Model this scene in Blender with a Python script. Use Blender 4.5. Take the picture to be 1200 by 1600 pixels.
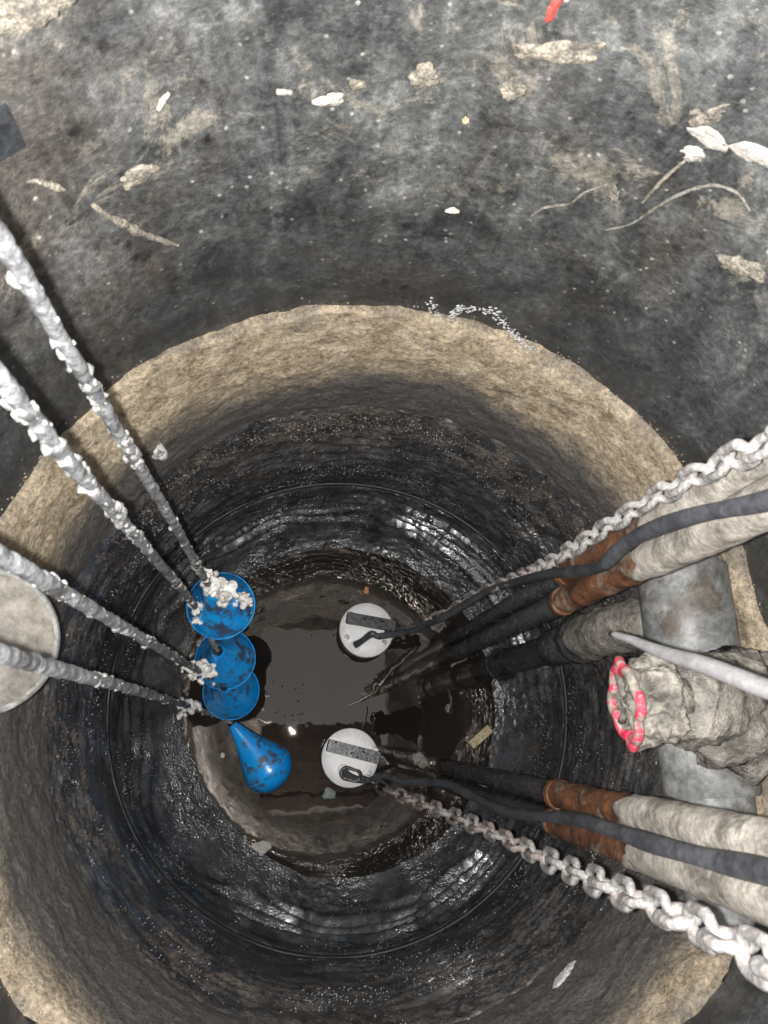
import bpy, bmesh, math, random
import numpy as np
from mathutils import Vector, Matrix, noise

for o in list(bpy.data.objects):
    bpy.data.objects.remove(o, do_unlink=True)
S = bpy.context.scene
C = S.collection
R = math.radians

# ------------------------------------------------------------------ camera
D = 2.7                      # camera height above the water (water is z = 0)
F = 1200.0                   # focal length in pixels of a 1200 x 1600 frame
NAD = (462, 1140)            # where the plumb line under the camera meets the picture
nd = Vector((NAD[0] - 600, -(NAD[1] - 800), -F)).normalized()
Zc = -nd
Yc = (Vector((0, 1, 0)) - Zc * Zc.y).normalized()
Xc = Yc.cross(Zc)
BM = Matrix((Xc, Yc, Zc))    # camera axes -> world axes
CAM = Vector((0, 0, D))

cd = bpy.data.cameras.new('camera')
cam = bpy.data.objects.new('camera', cd)
C.objects.link(cam)
cam.matrix_world = Matrix.Translation(CAM) @ BM.to_4x4()
cd.sensor_fit = 'AUTO'
cd.sensor_width = 36.0
cd.lens = 27.0
cd.clip_start = 0.01
cd.clip_end = 500
cd.dof.use_dof = True
cd.dof.focus_distance = 2.2
cd.dof.aperture_fstop = 10.0
S.camera = cam

# ------------------------------------------------------------------ light
SUN_EL, SUN_AZ = R(32), R(185)
w = bpy.data.worlds.new('World')
S.world = w
w.use_nodes = True
wn = w.node_tree
wn.nodes.clear()
sky = wn.nodes.new('ShaderNodeTexSky')
sky.sky_type = 'NISHITA'
sky.sun_disc = False
sky.sun_elevation = SUN_EL
sky.sun_rotation = SUN_AZ
sky.dust_density = 10.0
sky.air_density = 1.0
sky.ozone_density = .3
bg = wn.nodes.new('ShaderNodeBackground')
bg.inputs['Strength'].default_value = 0.15
wo = wn.nodes.new('ShaderNodeOutputWorld')
hs = wn.nodes.new('ShaderNodeHueSaturation')          # thin overcast: the sky's blue is mostly washed out
hs.inputs['Saturation'].default_value = .3
wn.links.new(sky.outputs[0], hs.inputs['Color'])
wn.links.new(hs.outputs[0], bg.inputs[0])
wn.links.new(bg.outputs[0], wo.inputs[0])

sd = bpy.data.lights.new('sun', 'SUN')
sd.energy = 3.0
sd.angle = R(0.5)
sd.color = (1, .95, .88)
sun = bpy.data.objects.new('sun', sd)
C.objects.link(sun)
sdir = Vector((math.sin(SUN_AZ) * math.cos(SUN_EL), math.cos(SUN_AZ) * math.cos(SUN_EL), math.sin(SUN_EL)))
sun.rotation_euler = sdir.to_track_quat('Z', 'Y').to_euler()

# the torch held beside the lens, whose glint shows in the water
td = bpy.data.lights.new('hand_torch', 'POINT')
td.energy = 19
td.color = (1.0, .985, .965)
td.shadow_soft_size = 0.006
torch = bpy.data.objects.new('hand_torch', td)
C.objects.link(torch)
torch.location = CAM + BM @ Vector((-.024, -.002, 0.0))

S.view_settings.view_transform = 'Standard'
S.view_settings.look = 'None'
S.view_settings.gamma = 1
S.view_settings.exposure = 2.8
S.view_settings.use_curve_mapping = False
S.render.engine = 'CYCLES'
S.cycles.sample_clamp_indirect = 4.0
S.cycles.max_bounces = 4
S.cycles.diffuse_bounces = 2
S.cycles.glossy_bounces = 3
S.cycles.caustics_reflective = False
S.cycles.caustics_refractive = False

# ------------------------------------------------------------------ layout helpers
AX = Vector((.145, .077, 0))     # axis of the well
RW = .69                         # radius of the upper chamber


def ray(px, py):
    return BM @ Vector((px - 600, -(py - 800), -F))


def at(px, py, d):
    """point at depth d (metres straight down from the camera level) on the sight line of a pixel"""
    v = ray(px, py)
    return CAM + v * (d / -v.z)


def onwall(px, py, r=RW):
    v = ray(px, py)
    a = v.x * v.x + v.y * v.y
    ox, oy = CAM.x - AX.x, CAM.y - AX.y
    b = 2 * (ox * v.x + oy * v.y)
    c = ox * ox + oy * oy - r * r
    t = (-b + math.sqrt(b * b - 4 * a * c)) / (2 * a)
    return CAM + v * t


def nz(v, s, seed=0.0):
    return noise.noise(Vector((v[0] * s + seed, v[1] * s - seed * .7, v[2] * s + seed * .3)))


def fbm(v, s, o=4, seed=0.0):
    return noise.fractal(Vector((v[0] * s + seed, v[1] * s - seed * .7, v[2] * s + seed * .3)), 1.0, 2.0, o)


# ------------------------------------------------------------------ materials
class NT:
    def __init__(self, name):
        self.m = bpy.data.materials.new(name)
        self.m.use_nodes = True
        self.t = self.m.node_tree
        self.t.nodes.clear()
        self.out = self.n('ShaderNodeOutputMaterial')
        self.p = self.n('ShaderNodeBsdfPrincipled')
        self.l(self.p.outputs[0], self.out.inputs[0])
        self.co = self.n('ShaderNodeTexCoord').outputs['Object']

    def n(self, ty, **kw):
        x = self.t.nodes.new(ty)
        for k, v in kw.items():
            setattr(x, k, v)
        return x

    def l(self, a, b):
        self.t.links.new(a, b)

    def set(self, sock, v):
        if hasattr(v, 'is_linked') or hasattr(v, 'links'):
            self.l(v, sock)
        else:
            sock.default_value = v

    def mapping(self, scale=(1, 1, 1), rot=(0, 0, 0)):
        x = self.n('ShaderNodeMapping')
        x.inputs['Scale'].default_value = scale
        x.inputs['Rotation'].default_value = rot
        self.l(self.co, x.inputs[0])
        return x.outputs[0]

    def noise(self, scale, detail=5, rough=.6, dist=0, vec=None):
        x = self.n('ShaderNodeTexNoise')
        x.inputs['Scale'].default_value = scale
        x.inputs['Detail'].default_value = detail
        x.inputs['Roughness'].default_value = rough
        x.inputs['Distortion'].default_value = dist
        self.l(vec or self.co, x.inputs['Vector'])
        return x.outputs['Fac']

    def voro(self, scale, vec=None, feature='F1', rnd=1.0):
        x = self.n('ShaderNodeTexVoronoi', feature=feature)
        x.inputs['Scale'].default_value = scale
        x.inputs['Randomness'].default_value = rnd
        self.l(vec or self.co, x.inputs['Vector'])
        return x.outputs['Distance']

    def ramp(self, fac, stops, interp='LINEAR'):
        x = self.n('ShaderNodeValToRGB')
        x.color_ramp.interpolation = interp
        e = x.color_ramp.elements
        while len(e) < len(stops):
            e.new(.5)
        for i, (p, c) in enumerate(stops):
            e[i].position = p
            e[i].color = (c, c, c, 1) if isinstance(c, (int, float)) else (*c, 1)
        self.l(fac, x.inputs[0])
        return x.outputs[0]

    def mix(self, fac, a, b, mode='MIX'):
        x = self.n('ShaderNodeMix', data_type='RGBA', blend_type=mode)
        self.set(x.inputs[0], fac)
        for s, v in ((x.inputs[6], a), (x.inputs[7], b)):
            if isinstance(v, tuple):
                s.default_value = (*v, 1) if len(v) == 3 else v
            else:
                self.l(v, s)
        return x.outputs[2]

    def math(self, op, a, b=0.0):
        x = self.n('ShaderNodeMath', operation=op)
        self.set(x.inputs[0], a)
        self.set(x.inputs[1], b)
        return x.outputs[0]

    def z(self):
        x = self.n('ShaderNodeSeparateXYZ')
        self.l(self.co, x.inputs[0])
        return x.outputs['Z']

    def mrange(self, v, a, b, c=0.0, d=1.0):
        x = self.n('ShaderNodeMapRange', interpolation_type='SMOOTHSTEP')
        self.set(x.inputs[0], v)
        for i, q in enumerate((a, b, c, d)):
            x.inputs[i + 1].default_value = q
        return x.outputs[0]

    def bump(self, h, strength, dist, prev=None):
        x = self.n('ShaderNodeBump')
        x.inputs['Strength'].default_value = strength
        x.inputs['Distance'].default_value = dist
        self.l(h, x.inputs['Height'])
        if prev:
            self.l(prev, x.inputs['Normal'])
        return x.outputs[0]

    def done(self, col, rough, nor=None, metal=0.0, spec=.5, coat=0.0):
        if isinstance(col, tuple):
            self.p.inputs['Base Color'].default_value = (*col, 1)
        else:
            self.l(col, self.p.inputs['Base Color'])
        self.set(self.p.inputs['Roughness'], rough)
        self.set(self.p.inputs['Metallic'], metal)
        self.p.inputs['Specular IOR Level'].default_value = spec
        if coat:
            self.p.inputs['Coat Weight'].default_value = coat
            self.p.inputs['Coat Roughness'].default_value = .12
        if nor:
            self.l(nor, self.p.inputs['Normal'])
        return self.m


def simple(name, c1, c2, scale, rough=(.4, .7), bs=.4, bd=.003, bscale=None, metal=0.0, spec=.5, lo=.35, hi=.65, spot=None, fine=.45):
    t = NT(name)
    f = t.noise(scale, 5, .7)
    col = t.ramp(f, [(lo, c1), (hi, c2)])
    if spot:
        m = t.ramp(t.noise(spot[1], 5, .7, .4), [(spot[2] - .04, 0), (spot[2] + .08, .9)])
        col = t.mix(m, col, spot[0])
    g = t.noise(bscale or scale * 4, 4, .75)
    col = t.mix(1.0, col, t.ramp(g, [(.32, 1 - fine), (.5, 1.0), (.68, 1 + fine)]), 'MULTIPLY')
    r = t.ramp(f, [(.35, rough[0]), (.65, rough[1])])
    return t.done(col, r, t.bump(g, bs, bd), metal, spec)


M = {}
# upper chamber wall: dark sludge film over concrete with tan smears and light specks
t = NT('sludge_wall')
n1 = t.noise(11, 6, .76, .3)
base = t.ramp(n1, [(.30, (.013, .0145, .015)), (.45, (.042, .0445, .045)), (.58, (.092, .095, .093)), (.75, (.25, .252, .245))])
streak = t.ramp(t.noise(5.0, 5, .72, .8, t.mapping((2.6, 1, .55), (.3, .9, .4))), [(.48, 0), (.70, 1)])
col = t.mix(t.math('MULTIPLY', streak, .42), base, (.26, .263, .265))
lo = t.noise(2.6, 4, .65, .5)
brown = t.ramp(lo, [(.5, 0), (.7, 1)])
col = t.mix(t.math('MULTIPLY', brown, .6), col, (.095, .076, .06))
zz = t.z()
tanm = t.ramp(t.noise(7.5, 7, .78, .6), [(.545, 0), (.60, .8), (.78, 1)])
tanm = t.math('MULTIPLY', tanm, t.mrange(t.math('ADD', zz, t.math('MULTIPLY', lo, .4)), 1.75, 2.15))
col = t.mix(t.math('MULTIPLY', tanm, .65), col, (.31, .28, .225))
sp = t.ramp(t.voro(50), [(.10, 1), (.19, 0)])
sp = t.math('MULTIPLY', sp, t.ramp(t.noise(31, 1), [(.50, 0), (.58, 1)]))
col = t.mix(t.math('MULTIPLY', sp, .65), col, (.45, .43, .39))
pit = t.math('MULTIPLY', t.ramp(t.voro(27), [(.16, 1), (.30, 0)]), t.ramp(n1, [(.42, 1), (.52, 0)]))
col = t.mix(t.math('MULTIPLY', pit, .7), col, (.010, .010, .011))
n2 = t.noise(85, 3, .75)
fine = t.ramp(n2, [(.3, .55), (.5, 1.0), (.7, 1.6)])
col = t.mix(1.0, col, fine, 'MULTIPLY')
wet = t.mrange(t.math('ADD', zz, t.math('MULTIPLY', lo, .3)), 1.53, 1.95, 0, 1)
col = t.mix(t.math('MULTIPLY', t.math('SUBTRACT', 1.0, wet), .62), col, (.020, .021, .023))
rg = t.ramp(streak, [(.0, .5), (.6, .22)])
t.p.inputs['IOR'].default_value = 1.7
b = t.bump(n2, .7, .0038)
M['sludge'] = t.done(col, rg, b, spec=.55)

# tan mortar collar, stained dark below the old water line
t = NT('mortar_collar')
zz = t.z()
n1 = t.noise(18, 7, .76)
base = t.ramp(n1, [(.3, (.20, .155, .105)), (.5, (.42, .345, .25)), (.7, (.60, .51, .39))])
n2 = t.noise(110, 4, .75)
col = t.mix(1.0, base, t.ramp(n2, [(.3, (.45, .41, .37)), (.52, (1.0, 1.0, 1.0)), (.70, (1.6, 1.5, 1.3))]), 'MULTIPLY')
lo = t.noise(5, 5, .62)
edge = t.math('ADD', zz, t.math('MULTIPLY', t.math('SUBTRACT', lo, .5), .22))
sy = t.n('ShaderNodeSeparateXYZ')
t.l(t.co, sy.inputs[0])
lowside = t.mrange(sy.outputs['Y'], .40, -.30, 0, .125)          # the old water stain climbs higher on this side
wetm = t.mrange(t.math('SUBTRACT', edge, lowside), 1.15, 1.28, 1, 0)
wc = t.mix(1.0, (.10, .094, .088), t.ramp(n2, [(.3, .5), (.7, 1.7)]), 'MULTIPLY')
col = t.mix(wetm, col, wc)
top = t.mrange(edge, 1.385, 1.44, 0, 1)
col = t.mix(t.math('MULTIPLY', top, .5), col, (.10, .10, .10))
dk = t.ramp(t.noise(7, 5, .7, .8), [(.60, 0), (.66, 1)])
col = t.mix(t.math('MULTIPLY', dk, .5), col, (.09, .075, .058))
b = t.bump(n2, .9, .006)
M['mortar'] = t.done(col, t.ramp(n1, [(.3, .45), (.7, .8)]), b, spec=.4)

# lower shaft: wet black biofilm with sandy scale near the ledge
t = NT('wet_shaft')
zz = t.z()
n1 = t.noise(13, 5, .72, .4)
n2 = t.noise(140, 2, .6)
col = t.ramp(n1, [(.3, (.014, .0145, .0155)), (.5, (.050, .050, .052)), (.7, (.13, .129, .129))])
sandm = t.math('MULTIPLY', t.mrange(zz, .40, 1.0), t.ramp(t.noise(17, 4, .72, .3), [(.45, 0), (.62, 1)]))
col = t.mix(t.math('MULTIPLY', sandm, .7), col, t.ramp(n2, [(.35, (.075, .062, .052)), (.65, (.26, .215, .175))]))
bench = t.mrange(zz, .02, .30, 1, 0)
col = t.mix(t.math('MULTIPLY', bench, t.ramp(n1, [(.4, 0), (.6, .6)])), col, (.055, .055, .055))
rg = t.ramp(n1, [(.35, .12), (.65, .30)])
slick = t.ramp(t.noise(4.2, 3, .6), [(.44, 1.0), (.58, .08)])
b = t.bump(t.math('MULTIPLY', n2, slick), 1.0, .005)
t.p.inputs['IOR'].default_value = 2.0
M['wet'] = t.done(col, rg, b, spec=.6)

M['seal'] = simple('black_rubber_seal', (.008, .008, .008), (.02, .02, .02), 30, (.4, .6), .3, .001)
t = NT('murky_water')
col = t.ramp(t.noise(3, 4, .5, .5), [(.35, (.011, .0098, .0088)), (.7, (.022, .0188, .0162))])
b = t.bump(t.noise(11, 2, .5), .035, .01)
t.p.inputs['IOR'].default_value = 1.45
t.p.inputs['Specular Tint'].default_value = (1, .87, .77, 1)     # brown scum film on the surface
M['water'] = t.done(col, .014, b, spec=.5)
M['slab'] = simple('cast_slab', (.12, .115, .11), (.26, .25, .24), 5, (.7, .95), .4, .01)
M['ground'] = simple('dry_soil', (.12, .10, .075), (.24, .20, .16), 1.2, (.8, 1), .6, .03)
M['crust'] = simple('dried_crust', (.165, .149, .127), (.43, .395, .345), 13, (.55, .85), .7, .0035, 75, lo=.32, hi=.62, spot=((.13, .118, .10), 16, .55), fine=.4)
M['rust'] = simple('rusted_steel', (.038, .023, .018), (.20, .080, .034), 17, (.4, .7), .6, .003, 90, spot=((.26, .225, .18), 15, .57))
M['wetpipe'] = simple('wet_black_pipe', (.008, .008, .009), (.028, .027, .028), 20, (.14, .3), 1.0, .02, 85)
M['wetpipe'].node_tree.nodes['Principled BSDF'].inputs['IOR'].default_value = 1.8
M['pvc'] = simple('muddy_grey_pipe', (.13, .135, .135), (.30, .30, .29), 9, (.35, .6), .3, .003, 60, spot=((.09, .075, .06), 7, .56))
M['mud'] = simple('valve_mud', (.085, .079, .069), (.29, .265, .228), 20, (.5, .85), .9, .008, 60, lo=.3, hi=.7, spot=((.09, .08, .068), 26, .57))
t = NT('worn_red_plastic')
col = t.ramp(t.noise(30, 4), [(.3, (.50, .025, .06)), (.7, (.78, .06, .12))])
mk = t.ramp(t.noise(38, 6, .7, .3), [(.475, 0), (.53, 1)])
col = t.mix(mk, col, t.ramp(t.noise(80, 4), [(.35, (.13, .115, .095)), (.65, (.34, .305, .255))]))
M['red'] = t.done(col, t.ramp(mk, [(0, .4), (1, .8)]), t.bump(mk, .6, .003))
M['chain'] = simple('scaled_chain', (.16, .153, .148), (.43, .412, .398), 60, (.5, .8), .6, .002, 160, spot=((.33, .24, .20), 30, .6))
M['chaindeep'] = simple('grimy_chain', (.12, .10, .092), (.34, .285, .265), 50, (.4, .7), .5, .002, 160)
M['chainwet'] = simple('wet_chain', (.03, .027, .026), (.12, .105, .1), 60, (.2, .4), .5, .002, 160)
M['cable'] = simple('grey_black_sheath', (.035, .037, .042), (.085, .088, .097), 12, (.35, .55), .25, .001, 90)
M['fcable'] = simple('crusted_float_cable', (.09, .092, .098), (.27, .275, .285), 45, (.4, .7), .9, .004, 120, lo=.3, hi=.7, spot=((.06, .058, .056), 25, .55))
M['grease'] = simple('white_grease', (.55, .53, .50), (.80, .78, .75), 30, (.45, .75), .7, .004, 90, spot=((.38, .30, .22), 30, .64))
t = NT('blue_float')
col = t.ramp(t.noise(9, 3), [(.3, (.006, .30, .86)), (.7, (.012, .42, 1.0))])
dm = t.ramp(t.noise(19, 7, .76, 0), [(.505, 0), (.57, 1)])
col = t.mix(t.math('MULTIPLY', dm, .88), col, t.ramp(t.noise(50, 3), [(.3, (.035, .034, .034)), (.7, (.085, .08, .075))]))
M['blue'] = t.done(col, t.ramp(dm, [(0, .22), (1, .5)]), t.bump(t.noise(60, 5), .3, .002), spec=.5)
M['bluerim'] = simple('blue_seam', (.015, .26, .75), (.04, .38, .85), 20, (.25, .4), .1, .001)
M['lumps'] = simple('cable_scale', (.15, .15, .147), (.40, .395, .38), 45, (.5, .8), .7, .003, 120)
M['lid'] = simple('pale_pump_lid', (.84, .83, .825), (.91, .905, .90), 16, (.35, .5), .15, .001, spot=((.45, .43, .41), 34, .70), fine=.06)
M['steel'] = simple('dull_stainless', (.22, .21, .20), (.36, .35, .34), 12, (.25, .45), .2, .001, metal=.8)
M['handle'] = simple('wet_black_handle', (.014, .014, .016), (.032, .032, .036), 30, (.22, .38), .6, .0015, 70, fine=.2, spec=.35)
M['bolt'] = simple('grey_bolt', (.12, .12, .12), (.3, .3, .3), 90, (.3, .5), .2, .001, metal=.7)
M['wood'] = simple('pale_wood', (.42, .34, .20), (.62, .53, .36), 30, (.5, .8), .5, .002)
M['orange'] = simple('orange_leaf', (.45, .19, .06), (.62, .30, .12), 60, (.5, .7), .3, .001)
M['brownleaf'] = simple('brown_leaf', (.11, .10, .085), (.25, .235, .205), 40, (.4, .7), .5, .002)
M['tanrag'] = simple('tan_rag', (.17, .155, .125), (.42, .37, .30), 55, (.6, .9), .8, .004, spot=((.10, .095, .085), 40, .56))
M['palerag'] = simple('pale_rag', (.36, .34, .30), (.62, .58, .52), 50, (.6, .9), .8, .004, fine=.2)
M['whitescale'] = simple('white_scale', (.45, .45, .44), (.68, .68, .66), 60, (.6, .9), .8, .003)
M['greenscrap'] = simple('green_scrap', (.10, .15, .12), (.24, .28, .23), 60, (.5, .7), .4, .002)
M['redscrap'] = simple('red_scrap', (.50, .05, .04), (.62, .09, .07), 30, (.5, .7), .3, .002)
M['sand'] = simple('sand_scale', (.09, .075, .06), (.33, .27, .21), 300, (.6, .9), .4, .001, 400)
M['glintgrit'] = simple('glint_grains', (.25, .25, .255), (.75, .75, .75), 200, (.15, .3), .2, .001, 400)  # near-white grain colour stands in for glints of the torch
M['cover'] = simple('blocker_paint', (.045, .034, .030), (.085, .060, .052), 6, (.5, .8), .3, .002)  # for the unseen plate added over the hatch
M['rod'] = simple('grey_rod', (.20, .19, .195), (.30, .29, .295), 30, (.5, .7), .3, .001, fine=.1)
M['cap'] = simple('mud_pale_cap', (.11, .10, .086), (.25, .228, .195), 8, (.5, .8), .5, .003, 50, spot=((.13, .115, .10), 12, .58))
M['hole'] = simple('dark_recess', (.012, .014, .018), (.03, .032, .036), 20, (.6, .9), .3, .002)


# ------------------------------------------------------------------ mesh helpers
def link(name, verts, faces, mat, parent=None, smooth=True):
    me = bpy.data.meshes.new(name)
    me.from_pydata([tuple(v) for v in verts], [], faces)
    me.materials.append(M[mat] if isinstance(mat, str) else mat)
    if smooth:
        me.polygons.foreach_set('use_smooth', [True] * len(me.polygons))
    me.update()
    o = bpy.data.objects.new(name, me)
    C.objects.link(o)
    if parent:
        o.parent = parent
        o.matrix_parent_inverse = parent.matrix_world.inverted()
    return o


def thing(name, label, cat, loc=(0, 0, 0), group=None):
    o = bpy.data.objects.new(name, None)
    C.objects.link(o)
    o.location = loc
    o.matrix_world = Matrix.Translation(Vector(loc))
    o.empty_display_size = .05
    o['label'] = label
    o['category'] = cat
    if group:
        o['group'] = group
    return o


def tag(o, label, cat, group=None):
    o['label'] = label
    o['category'] = cat
    if group:
        o['group'] = group
    return o


def frame(d, up=Vector((0, 0, 1))):
    d = d.normalized()
    if abs(d.dot(up)) > .95:
        up = Vector((1, 0, 0))
    x = up.cross(d).normalized()
    return x, d.cross(x).normalized()


class MB:
    def __init__(self):
        self.v, self.f = [], []

    def tube(self, pts, rad, seg=12, caps=True, flat=1.0, rough=0.0, rs=40, seed=0.0, up=Vector((0, 0, 1))):
        n = len(pts)
        b0 = len(self.v)
        px = None
        for i, p in enumerate(pts):
            d = (pts[min(i + 1, n - 1)] - pts[max(i - 1, 0)]).normalized()
            if px is None:
                x, y = frame(d, up)
            else:
                x = (px - d * px.dot(d)).normalized()
                y = d.cross(x)
            px = x
            r = rad[i] if isinstance(rad, (list, tuple)) else rad
            for k in range(seg):
                a = 2 * math.pi * k / seg
                q = p + (x * math.cos(a) + y * math.sin(a) * flat) * r
                if rough:
                    q = q + (q - p) * (fbm(q, rs, 3, seed) * rough)
                self.v.append(q)
        for i in range(n - 1):
            for k in range(seg):
                a, b = b0 + i * seg + k, b0 + i * seg + (k + 1) % seg
                self.f.append((a, b, b + seg, a + seg))
        if caps:
            self.f.append(tuple(b0 + k for k in range(seg))[::-1])
            self.f.append(tuple(b0 + (n - 1) * seg + k for k in range(seg)))
        return self

    def lathe(self, prof, org, axis, seg=32, x=None):
        axis = axis.normalized()
        if x is None:
            x, y = frame(axis)
        else:
            y = axis.cross(x)
        b0 = len(self.v)
        for r, h in prof:
            for k in range(seg):
                a = 2 * math.pi * k / seg
                self.v.append(org + axis * h + (x * math.cos(a) + y * math.sin(a)) * max(r, 1e-5))
        for i in range(len(prof) - 1):
            for k in range(seg):
                a, b = b0 + i * seg + k, b0 + i * seg + (k + 1) % seg
                self.f.append((a, b, b + seg, a + seg))
        return self

    def blob(self, c, r, sub=2, rough=.35, s=30, seed=0.0, scale=(1, 1, 1)):
        vs, fs = ico(sub)
        b0 = len(self.v)
        for q in vs:
            n = 1 + rough * fbm(Vector(c) + q * r, s, 3, seed)
            self.v.append(Vector((c[0] + q.x * r * n * scale[0], c[1] + q.y * r * n * scale[1], c[2] + q.z * r * n * scale[2])))
        self.f += [tuple(b0 + i for i in f) for f in fs]
        return self

    def box(self, c, x, y, z, bev=0.0):
        """box with half-axis vectors x, y, z; bev chamfers along the z edges"""
        b0 = len(self.v)
        if not bev:
            for k in (-1, 1):
                for i, j in ((-1, -1), (1, -1), (1, 1), (-1, 1)):
                    self.v.append(c + x * i + y * j + z * k)
            for f in ((0, 3, 2, 1), (4, 5, 6, 7), (0, 1, 5, 4), (1, 2, 6, 5), (2, 3, 7, 6), (3, 0, 4, 7)):
                self.f.append(tuple(b0 + q for q in f))
            return self
        lx, ly, lz = x.length, y.length, z.length
        ring = []
        for sx, sy in ((-1, -1), (1, -1), (1, 1), (-1, 1)):
            a, b = (1 - bev / lx) * sx, sy
            e, g = sx, (1 - bev / ly) * sy
            if sx * sy > 0:
                ring += [(a, b), (e, g)] if sy < 0 and sx > 0 else [(e, g), (a, b)] if False else ([(a, b), (e, g)] if sx * sy < 0 else [(e, g), (a, b)])
            else:
                ring += [(a, b), (e, g)]
        ring.sort(key=lambda q: math.atan2(q[1] * ly, q[0] * lx))
        lv = [(-1, 1 - bev / lx * .7), (-1 + bev / lz, 1), (1 - bev / lz, 1), (1, 1 - bev / lx * .7)]
        n = len(ring)
        for k, s in lv:
            for i, j in ring:
                self.v.append(c + x * (i * s) + y * (j * s) + z * k)
        for q in range(len(lv) - 1):
            for k in range(n):
                a, b = b0 + q * n + k, b0 + q * n + (k + 1) % n
                self.f.append((a, b, b + n, a + n))
        self.f.append(tuple(b0 + k for k in range(n))[::-1])
        self.f.append(tuple(b0 + (len(lv) - 1) * n + k for k in range(n)))
        return self

    def build(self, name, mat, parent=None, smooth=True, sharp=None):
        o = link(name, self.v, self.f, mat, parent, smooth)
        if sharp:
            bm = bmesh.new()
            bm.from_mesh(o.data)
            for e in bm.edges:
                if len(e.link_faces) == 2 and e.calc_face_angle(0) > R(sharp):
                    e.smooth = False
            bm.to_mesh(o.data)
            bm.free()
        return o


def fuse(o, voxel, it=2):
    m = o.modifiers.new('fuse', 'REMESH')
    m.mode = 'VOXEL'
    m.voxel_size = voxel
    m.use_smooth_shade = True
    if it:
        q = o.modifiers.new('soften', 'SMOOTH')
        q.iterations = it
    return o


_ico = {}


def ico(sub):
    if sub not in _ico:
        bm = bmesh.new()
        bmesh.ops.create_icosphere(bm, subdivisions=sub, radius=1)
        bm.verts.ensure_lookup_table()
        _ico[sub] = ([v.co.copy() for v in bm.verts], [tuple(v.index for v in f.verts) for f in bm.faces])
        bm.free()
    return _ico[sub]


def catmull(pts, n=8):
    P = [pts[0]] + list(pts) + [pts[-1]]
    out = []
    for i in range(1, len(P) - 2):
        a, b, c, d = P[i - 1], P[i], P[i + 1], P[i + 2]
        for k in range(n):
            u = k / n
            out.append(.5 * ((2 * b) + (c - a) * u + (2 * a - 5 * b + 4 * c - d) * u * u + (3 * b - a - 3 * c + d) * u ** 3))
    out.append(pts[-1])
    return out


# ------------------------------------------------------------------ the well
def interp(prof, n):
    out = []
    zs = [p[1] for p in prof]
    L = [0]
    for a, b in zip(prof, prof[1:]):
        L.append(L[-1] + math.hypot(b[0] - a[0], b[1] - a[1]))
    for i in range(n + 1):
        s = L[-1] * i / n
        k = max(j for j in range(len(L)) if L[j] <= s + 1e-9)
        k = min(k, len(prof) - 2)
        u = (s - L[k]) / (L[k + 1] - L[k])
        out.append((prof[k][0] + (prof[k + 1][0] - prof[k][0]) * u, prof[k][1] + (prof[k + 1][1] - prof[k][1]) * u))
    return out


def shell(name, prof, rings, seg, mat, parent, disp):
    vs, fs = [], []
    pr = interp(prof, rings)
    for r, z in pr:
        for k in range(seg):
            a = 2 * math.pi * k / seg
            p = Vector((AX.x + r * math.cos(a), AX.y + r * math.sin(a), z))
            q = disp(p, a, r, z)
            rr = r + q[0]
            vs.append(Vector((AX.x + rr * math.cos(a), AX.y + rr * math.sin(a), z + q[1])))
    for i in range(len(pr) - 1):
        for k in range(seg):
            a, b = i * seg + k, i * seg + (k + 1) % seg
            fs.append((a, b, b + seg, a + seg))
    return link(name, vs, fs, mat, parent)


V0 = Vector((0, 0, 0))
well = thing('pump_well', 'round concrete pump well with dark sludge-coated chamber, tan mortar collar and wet black shaft', 'well', (AX.x, AX.y, 0))


def d_up(p, a, r, z):
    g = .010 * fbm(p, 3.2, 5, 3) + .0035 * fbm(p, 17, 4, 9)
    return (g, 0)


shell('chamber_wall', [(RW, 2.95), (RW, 1.9), (RW + .003, 1.55), (RW + .004, 1.37)], 190, 460, 'sludge', well, d_up)


def d_col(p, a, r, z):
    lip = max(0, min(1, (z - 1.33) / .07))
    g = .006 * fbm(p, 6, 4, 21) + .0035 * fbm(p, 30, 4, 5) - lip * .010 * fbm(p, 11, 4, 33)
    h = lip * .022 * fbm(p, 7, 5, 13)
    return (g, h)


shell('mortar_collar', [(.702, 1.412), (.688, 1.410), (.679, 1.402), (.672, 1.385), (.663, 1.34), (.654, 1.27), (.648, 1.19), (.645, 1.10), (.646, 1.04), (.652, 1.025)], 95, 500, 'mortar', well, d_col)


def ss(a, b, x):
    u = max(0.0, min(1.0, (x - a) / (b - a)))
    return u * u * (3 - 2 * u)


def d_low(p, a, r, z):
    g = .004 * fbm(p, 5, 3, 41)
    lump = fbm((p.x, p.y, p.z * 1.3), 58, 3, 15)
    smooth = ss(.46, .62, .5 + .5 * fbm(p, 3.1, 2, 61) + .14 * math.cos(a - R(215)))      # slick patches where the film is even
    g -= .0055 * max(-.3, lump) * (1 - .75 * smooth)
    # irregular shelves of sludge: each slopes up and out, then drops
    def tooth(f, seed):
        ph = z * f + 2.2 * nz(p, 2.2, seed) + .9 * nz(p, 7, seed + 3)
        q = ph - math.floor(ph)
        return ss(.0, .45, q) if q < .45 else 1 - ss(.45, 1.0, q)
    low = .022 * ss(.05, .10, z) * ss(.285, .23, z) * max(0, .6 + 1.3 * nz(p, 3, 77))
    high = .012 * ss(.32, .38, z) * ss(.98, .85, z) * max(0, .5 + 1.5 * nz(p, 4, 78))
    if low > 1e-4:
        g += low * (tooth(19, 7) - .5)
    elif high > 1e-4:
        g += high * (tooth(15, 12) - .5)
    da = (a - R(212) + math.pi) % (2 * math.pi) - math.pi
    g -= .045 * math.exp(-(da / .65) ** 2) * ss(.13, .0, z)          # a slick apron of sludge on this side
    g += .010 * fbm(p, 9, 3, 55) * max(0, 1 - abs(z - .985) / .05)
    return (g, .004 * fbm(p, 14, 2, 2) * (1 if z < .25 else .3))


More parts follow.
